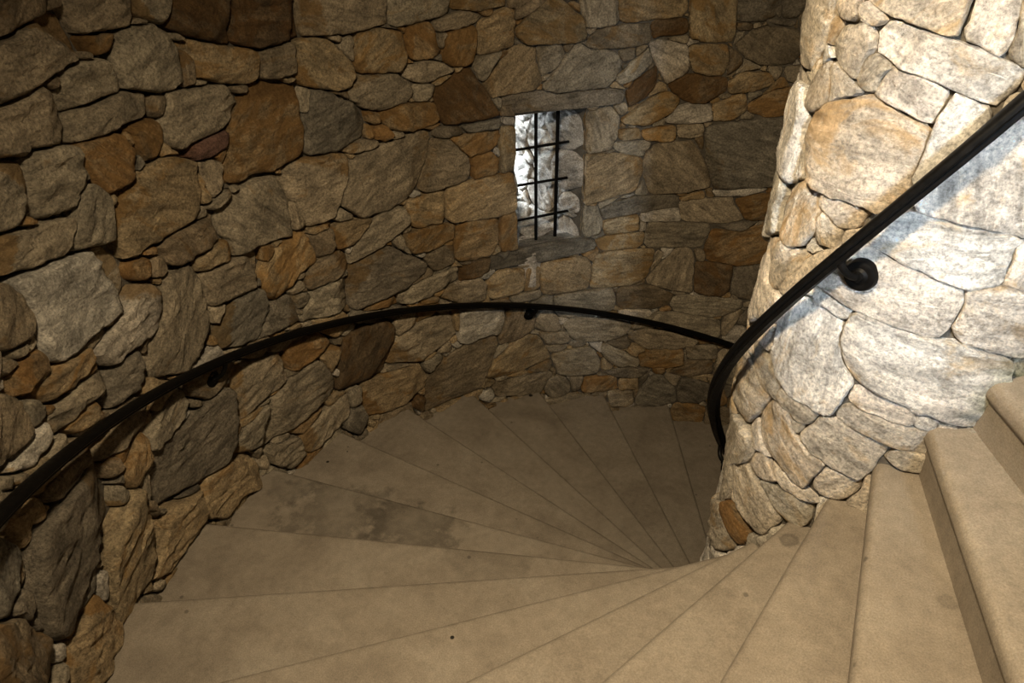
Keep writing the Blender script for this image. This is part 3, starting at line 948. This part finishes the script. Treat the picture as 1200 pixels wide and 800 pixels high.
for k, p in enumerate(fills):
    big = abs(poly_area(p)) > 0.01
    tint, rust = TINTS[rng.choice(keys)]
    parts.append(stone_geometry(p, on_wall, tint, rust, 3000 + k, relief=0.03 if big else 0.014,
                                proud=0.014 if big else 0.002, detail=0.7 if big else 0.5, gap=0.003, facet=0.6, floor=0.012))
o = stone_object('small_stones', parts, wall, stuff=True, center=False)
print('traced', len(traced), 'fill', len(fills))

# ------------------------------------------------------------------ the setting: newel column
column = root('wall_inner', 'pale rubble stone column in the middle of the spiral stair', kind='structure')
shell('mortar', lambda a, z: R_COL - 0.020 + 0.006 * noise.noise(Vector((rad(a) * 3, z * 6, 9))), 0, 360, -3.0, 4.2, 4.0, 0.05, [], MORTAR, column)
mc = Mask(rad(60) * R_COL, rad(420) * R_COL, -2.0, 2.4, 0.006)
ctraced = read(COLUMN_DATA, R_COL)
cclosed = close_joints(mc, [p for _, p in ctraced], reach=0.05)
for k, (cls, p) in enumerate(ctraced):
    p = cclosed[k]
    mc.cover(p)
    tint, rust = COL_TINTS[cls]
    g = stone_geometry(p, on_column, tint, rust, 700 + k, relief=0.016, proud=0.004, rough=0.7, depth=0.05, detail=1.35, gap=0.001, facet=0.5, floor=0.010, edge=0.009)
    stone_object('stone', [g], column)
cfill = mc.fill(rng, [14, 9, 5, 3, 2], rmin=0.12, rmax=0.22, amin=0.0004, wide=1.2)
parts = []
for k, p in enumerate(cfill):
    tint, rust = COL_TINTS[rng.choice('wwogo')]
    big = abs(poly_area(p)) > 0.008
    parts.append(stone_geometry(p, on_column, tint, rust, 5000 + k, relief=0.02 if big else 0.008, proud=0.006 if big else -0.002,
                                rough=0.6, depth=0.04, detail=1.0, gap=0.002, facet=0.3, floor=0.008))
stone_object('small_stones', parts, column, stuff=True, center=False)
print('column', len(ctraced), len(cfill))


# ------------------------------------------------------------------ floor and roof of the stairwell
def disc(name, z, r, material):
    V = [Vector((0, 0, z))] + [cyl(a, r, z) for a in range(0, 360, 6)]
    n = len(V) - 1
    return link(name, V, [(0, 1 + i, 1 + (i + 1) % n) for i in range(n)], material)


tag(disc('floor', -3.0, R_WALL + 0.1, CONCRETE), 'concrete floor at the foot of the stair', kind='structure')
tag(disc('ceiling', 4.2, R_WALL + 0.1, MORTAR), 'plastered ceiling over the stairwell', kind='structure')

# ------------------------------------------------------------------ the stair: one cast block per step
stair = root('staircase', 'spiral staircase of cast tan concrete winding down around the stone column', 'staircase')


def step(i):
    z = i * H
    r0, r1 = R_COL - 0.05, R_WALL + 0.09
    rr = [r0 + (r1 - r0) * k / 14.0 for k in range(15)]
    jit = random.Random(i + 50)
    dz = jit.uniform(-0.002, 0.002)
    # profile across the step: distance behind the nosing, height below the tread
    prof = [(0.022, -H - 0.03), (0.021, -0.080), (0.016, -0.066), (0.002, -0.054), (0.0, -0.042), (0.0, -0.026), (0.002, -0.016), (0.0075, -0.0075), (0.016, -0.002), (0.026, 0.0)]
    V, Fc = [], []
    for k, r in enumerate(rr):
        a = rad(270 + DA * i)
        ca, sa = math.cos(a), math.sin(a)
        wear = 0.0015 * noise.noise(Vector((r * 3, i * 3.1, 0)))
        for (d, h) in prof:
            # tangent towards the back of the step is +azimuth
            V.append(Vector((r * ca - (d + wear) * sa, r * sa + (d + wear) * ca, z + h + dz + (wear if h > -0.03 else 0))))
        ab = rad(270 + DA * (i + 1) )
        cb, sb = math.cos(ab), math.sin(ab)
        am = rad(270 + DA * (i + 0.5))
        V.append(Vector((r * math.cos(am), r * math.sin(am), z + dz)))
        V.append(Vector((r * cb - 0.05 * sb, r * sb + 0.05 * cb, z + dz)))
        V.append(Vector((r * cb - 0.05 * sb, r * sb + 0.05 * cb, z - H - 0.03)))
    n = len(prof) + 3
    for k in range(len(rr) - 1):
        for j in range(n):
            jj = (j + 1) % n
            Fc.append((k * n + j, (k + 1) * n + j, (k + 1) * n + jj, k * n + jj))
    Fc.append(tuple(range(n)))
    Fc.append(tuple(range((len(rr) - 1) * n + n - 1, (len(rr) - 1) * n - 1, -1)))
    o = link('step', V, Fc, CONCRETE, stair, rad(50))
    bm = bmesh.new()
    bm.from_mesh(o.data)
    bmesh.ops.recalc_face_normals(bm, faces=bm.faces)
    bm.to_mesh(o.data)
    bm.free()
    recenter(o)


for i in range(8, -17, -1):
    step(i)

# ------------------------------------------------------------------ handrails
PROFILE = [(-26, -3), (-26, 4), (-22, 10), (-13, 14), (0, 15.5), (13, 14), (22, 10), (26, 4), (26, -3), (21, -8), (15, -9),
           (15, -19), (12, -22), (-12, -22), (-15, -19), (-15, -9), (-21, -8)]


def rail_mesh(name, r, h, a0, a1, parent, sx=1.0):
    V, Fc = [], []
    N = int(abs(a1 - a0) / 2.0)
    n = len(PROFILE)
    slope = (H / rad(DA)) / r
    ct = 1 / math.sqrt(1 + slope * slope)
    for k in range(N + 1):
        a = a0 + (a1 - a0) * k / N
        z = (a - 270) / DA * H + h
        tdir = Vector((-math.sin(rad(a)), math.cos(rad(a)), slope)) * ct
        rdir = Vector((math.cos(rad(a)), math.sin(rad(a)), 0))
        ndir = rdir.cross(tdir)
        if ndir.z < 0:
            ndir = -ndir
        for x, y in PROFILE:
            V.append(cyl(a, r, z) + rdir * x * 0.001 * sx + ndir * y * 0.001 * sx)
    for k in range(N):
        for j in range(n):
            jj = (j + 1) % n
            Fc.append((k * n + j, k * n + jj, (k + 1) * n + jj, (k + 1) * n + j))
    Fc.append(tuple(range(n)))
    Fc.append(tuple(range(N * n + n - 1, N * n - 1, -1)))
    o = link(name, V, Fc, IRON, parent, rad(40))
    bm = bmesh.new()
    bm.from_mesh(o.data)
    bmesh.ops.recalc_face_normals(bm, faces=bm.faces)
    bm.to_mesh(o.data)
    bm.free()
    recenter(o)
    return o


def tube(pts, radii, seg=12):
    V, Fc = [], []
    prev = None
    for i, p in enumerate(pts):
        t = (pts[min(i + 1, len(pts) - 1)] - pts[max(i - 1, 0)]).normalized()
        if prev is None:
            x = t.orthogonal().normalized()
        else:
            x = (prev - t * prev.dot(t)).normalized()
        prev = x
        y = t.cross(x)
        for k in range(seg):
            a = 2 * PI * k / seg
            V.append(p + (x * math.cos(a) + y * math.sin(a)) * radii[i])
    for i in range(len(pts) - 1):
        for k in range(seg):
            kk = (k + 1) % seg
            Fc.append((i * seg + k, i * seg + kk, (i + 1) * seg + kk, (i + 1) * seg + k))
    Fc.append(tuple(range(seg - 1, -1, -1)))
    Fc.append(tuple(range((len(pts) - 1) * seg, len(pts) * seg)))
    return V, Fc


def bracket(parent, a, r_rail, h, r_wall, zw, sign):
    """gooseneck from a round rose on the stones to the underside of the rail"""
    zr = (a[0] - 270) / DA * H + h - 0.022
    zr -= 0.0
    wallp = cyl(a[1], r_wall, zw)
    nrm = cyl(a[1], 1, 0) * sign            # away from the wall
    railp = cyl(a[0], r_rail, zr)
    pts = []
    P0, P1, P2, P3 = wallp, wallp + nrm * 0.06, railp - Vector((0, 0, 0.03)), railp
    for k in range(13):
        t = k / 12
        pts.append(P0 * (1 - t) ** 3 + P1 * 3 * t * (1 - t) ** 2 + P2 * 3 * t * t * (1 - t) + P3 * t ** 3)
    b = link('bracket', *tube(pts, [0.013 - 0.003 * math.sin(PI * k / 12) for k in range(13)]), IRON, parent, rad(50))
    recenter(b)
    # rose: a turned disc with a raised ring and a boss
    prof = [(0.0, 0.030), (0.012, 0.030), (0.016, 0.020), (0.024, 0.015), (0.034, 0.017), (0.041, 0.014), (0.045, 0.006), (0.045, -0.02)]
    tx = nrm.cross(Vector((0, 0, 1))).normalized()
    ty = nrm.cross(tx)
    V, Fc = [], []
    S = 28
    for (q, hh) in prof:
        for k in range(S):
            an = 2 * PI * k / S
            V.append(wallp + nrm * hh + (tx * math.cos(an) + ty * math.sin(an)) * max(q, 0.0005))
    for j in range(len(prof) - 1):
        for k in range(S):
            kk = (k + 1) % S
            Fc.append((j * S + k, j * S + kk, (j + 1) * S + kk, (j + 1) * S + k))
    Fc.append(tuple(range(S)))
    d = link('wall_rose', V, Fc, IRON, parent, rad(35))
    recenter(d)
    d.parent = b
    d.location = d.location - b.location
    # a small saddle plate under the rail
    slope = (H / rad(DA)) / r_rail
    td = Vector((-math.sin(rad(a[0])), math.cos(rad(a[0])), slope)).normalized()
    rd = cyl(a[0], 1, 0)
    nd = rd.cross(td)
    nd = -nd if nd.z < 0 else nd
    V = [railp + td * sx * 0.035 + rd * sy * 0.012 + nd * (0.004 * sz) for sx in (-1, 1) for sy in (-1, 1) for sz in (-1, 1)]
    s = link('saddle', V, [(0, 1, 3, 2), (4, 6, 7, 5), (0, 4, 5, 1), (2, 3, 7, 6), (0, 2, 6, 4), (1, 5, 7, 3)], IRON, parent)
    recenter(s)
    s.parent = b
    s.location = s.location - b.location


outer = root('handrail', 'long black iron handrail curving along the brown outer wall', 'handrail')
OUT_R, OUT_H = R_WALL - 0.09, 0.838
rail_mesh('rail', OUT_R, OUT_H, 84, 292, outer)
for a in (91.7, 142.1, 192.5, 242.9):
    bracket(outer, (a - 0.6, a), OUT_R, OUT_H, R_WALL - 0.012, (a - 270) / DA * H + OUT_H - 0.115, -1)
inner = root('handrail', 'black iron handrail on the pale stone column with a round wall rose', 'handrail')
rail_mesh('rail', 0.56, 1.06, 130, 330, inner)
for a, b in ((245.0, 248.7), (160.0, 163.7), (330.0, 333.7)):
    bracket(inner, (a, b), 0.56, 1.06, R_COL + 0.014, (b - 270) / DA * H + 1.06 - 0.135, 1)


# ------------------------------------------------------------------ slit windows
def prism(name, poly, z0, z1, material, parent, frame, bev=0.0):
    """upright block over a plan outline in a window's own frame (t across, d outward)"""
    n_, t_, o_ = frame
    V = []
    for z in (z0, z1):
        for k, (t, d) in enumerate(poly):
            zz = z[k] if isinstance(z, (list, tuple)) else z
            V.append(o_ + t_ * t + n_ * d + Vector((0, 0, zz)))
    n = len(poly)
    Fc = [tuple(range(n - 1, -1, -1)), tuple(range(n, 2 * n))]
    for k in range(n):
        kk = (k + 1) % n
        Fc.append((k, kk, n + kk, n + k))
    o = link(name, V, Fc, material, parent)
    bm = bmesh.new()
    bm.from_mesh(o.data)
    bmesh.ops.recalc_face_normals(bm, faces=bm.faces)
    bm.to_mesh(o.data)
    bm.free()
    recenter(o)
    return o


def slit_window(name, label, azc, hw, z0, z1, splay_r, splay_l, D, seed, detail):
    n_ = cyl(azc, 1, 0)
    t_ = Vector((-n_.y, n_.x, 0))
    frame = (n_, t_, n_ * R_WALL)
    win = root(name, label, kind='structure')
    r0, r1 = -hw, -hw + splay_r * D
    l0, l1 = hw, hw - splay_l * D
    big = 0.55
    prism('jamb', [(r0 - 0.022, 0.03), (r1 - 0.022, D), (r0 - big, D), (r0 - big, 0.16)], z0 - 0.2, z1 + 0.2, MORTAR, win, frame)
    prism('jamb', [(l0 + 0.03, 0.03), (l0 + big, 0.16), (l0 + big, D), (l1 + 0.03, D)], z0 - 0.2, z1 + 0.2, MORTAR, win, frame)
    prism('lintel', [(r0 - big, 0.16), (r0 - 0.02, 0.035), (l0 + 0.02, 0.035), (l0 + big, 0.16), (l0 + big, D), (r0 - big, D)], z1 + 0.004, z1 + 0.6, MORTAR, win, frame)
    prism('sill', [(r0 - big, 0.16), (r0 - 0.02, 0.035), (l0 + 0.02, 0.035), (l0 + big, 0.16), (l0 + big, D), (r0 - big, D)], z0 - 0.6, z0 - 0.03, MORTAR, win, frame)
    rg = random.Random(seed)
    for side, (e0, e1) in ((-1, (r0, r1)), (1, (l0, l1))):
        L = math.hypot(e1 - e0, D)
        dt, dd = (e1 - e0) / L, D / L

        def on_jamb(u, v, h):
            t = e0 + dt * u - side * h * dd
            d = dd * u + side * h * dt
            return n_ * (R_WALL + d) + t_ * t + Vector((0, 0, v))
        m = Mask(0.145, L, z0 - 0.02, z1 + 0.03, 0.006)
        for p in m.fill(rg, [13, 9, 6, 3, 2], rmin=0.08, rmax=0.16, wide=1.3, gap=0.002):
            g = stone_geometry(p, on_jamb, (0.47, 0.43, 0.37), 0.15, rg.randint(0, 99999), relief=0.014, proud=-0.004, depth=0.06, detail=detail, rough=1.2, facet=0.5, gap=0.001, floor=0.022)
            if side == 1:
                v, f, t, b = g
                g = (v, [q[::-1] for q in f], t, b)
            stone_object('stone', [g], win)
    # stepped stones of the sill, rising outwards

    def on_sill(u, v, h):
        return n_ * (R_WALL + v) + t_ * u + Vector((0, 0, z0 - 0.012 + h + max(0, v - 0.3) * 0.35))
    m = Mask(r0 - 0.01, l0 + 0.01, 0.10, D, 0.006)
    for p in m.fill(rg, [14, 9, 5, 3], rmin=0.07, rmax=0.13, wide=2.0):
        g = stone_geometry(p, on_sill, (0.42, 0.38, 0.32), 0.1, rg.randint(0, 99999), relief=0.02, proud=0.0, depth=0.3, detail=detail)
        v, f, t, b = g
        stone_object('sill_stone', [(v, f, t, b)], win)
    return frame


f1 = slit_window('window_1', 'deep stone slit window across the stair behind an iron grille', 138.55, 0.255, -0.69, 0.255, 0.33, 0.2, 0.75, 5, 1.0)
f2 = slit_window('window_2', 'deep stone slit window beside the upper steps', 286.0, 0.25, 1.25, 2.25, 0.12, 0.12, 0.5, 6, 0.7)

# ------------------------------------------------------------------ iron grille in the far window
grille = root('window_grille', 'black forged iron grille of two uprights and three crossbars in the slit window', 'grille')
n1, t1, o1 = f1


def wp(t, z, d):
    return o1 + n1 * d + t1 * t + Vector((0, 0, z))


def bar(a, b, r, seg=8):
    pts = [a.lerp(b, k / 10) + Vector((noise.noise(a * 9 + Vector((k, 0, 0))), noise.noise(a * 7 + Vector((0, k, 0))), 0)) * 0.0016 for k in range(11)]
    o = link('bar', *tube(pts, [r * (1 + 0.08 * noise.noise(Vector((k * 1.7, a.x * 20, a.z * 20)))) for k in range(11)], seg), BAR, grille, rad(50))
    recenter(o)


bar(wp(0.063, 0.29, 0.120), wp(0.060, -0.73, 0.120), 0.0125)
bar(wp(-0.100, 0.29, 0.120), wp(-0.093, -0.74, 0.120), 0.0135)
for zl, zr in ((-0.007, 0.003), (-0.261, -0.257), (-0.524, -0.512)):
    bar(wp(0.235, zl, 0.142), wp(-0.255, zr, 0.142), 0.010)
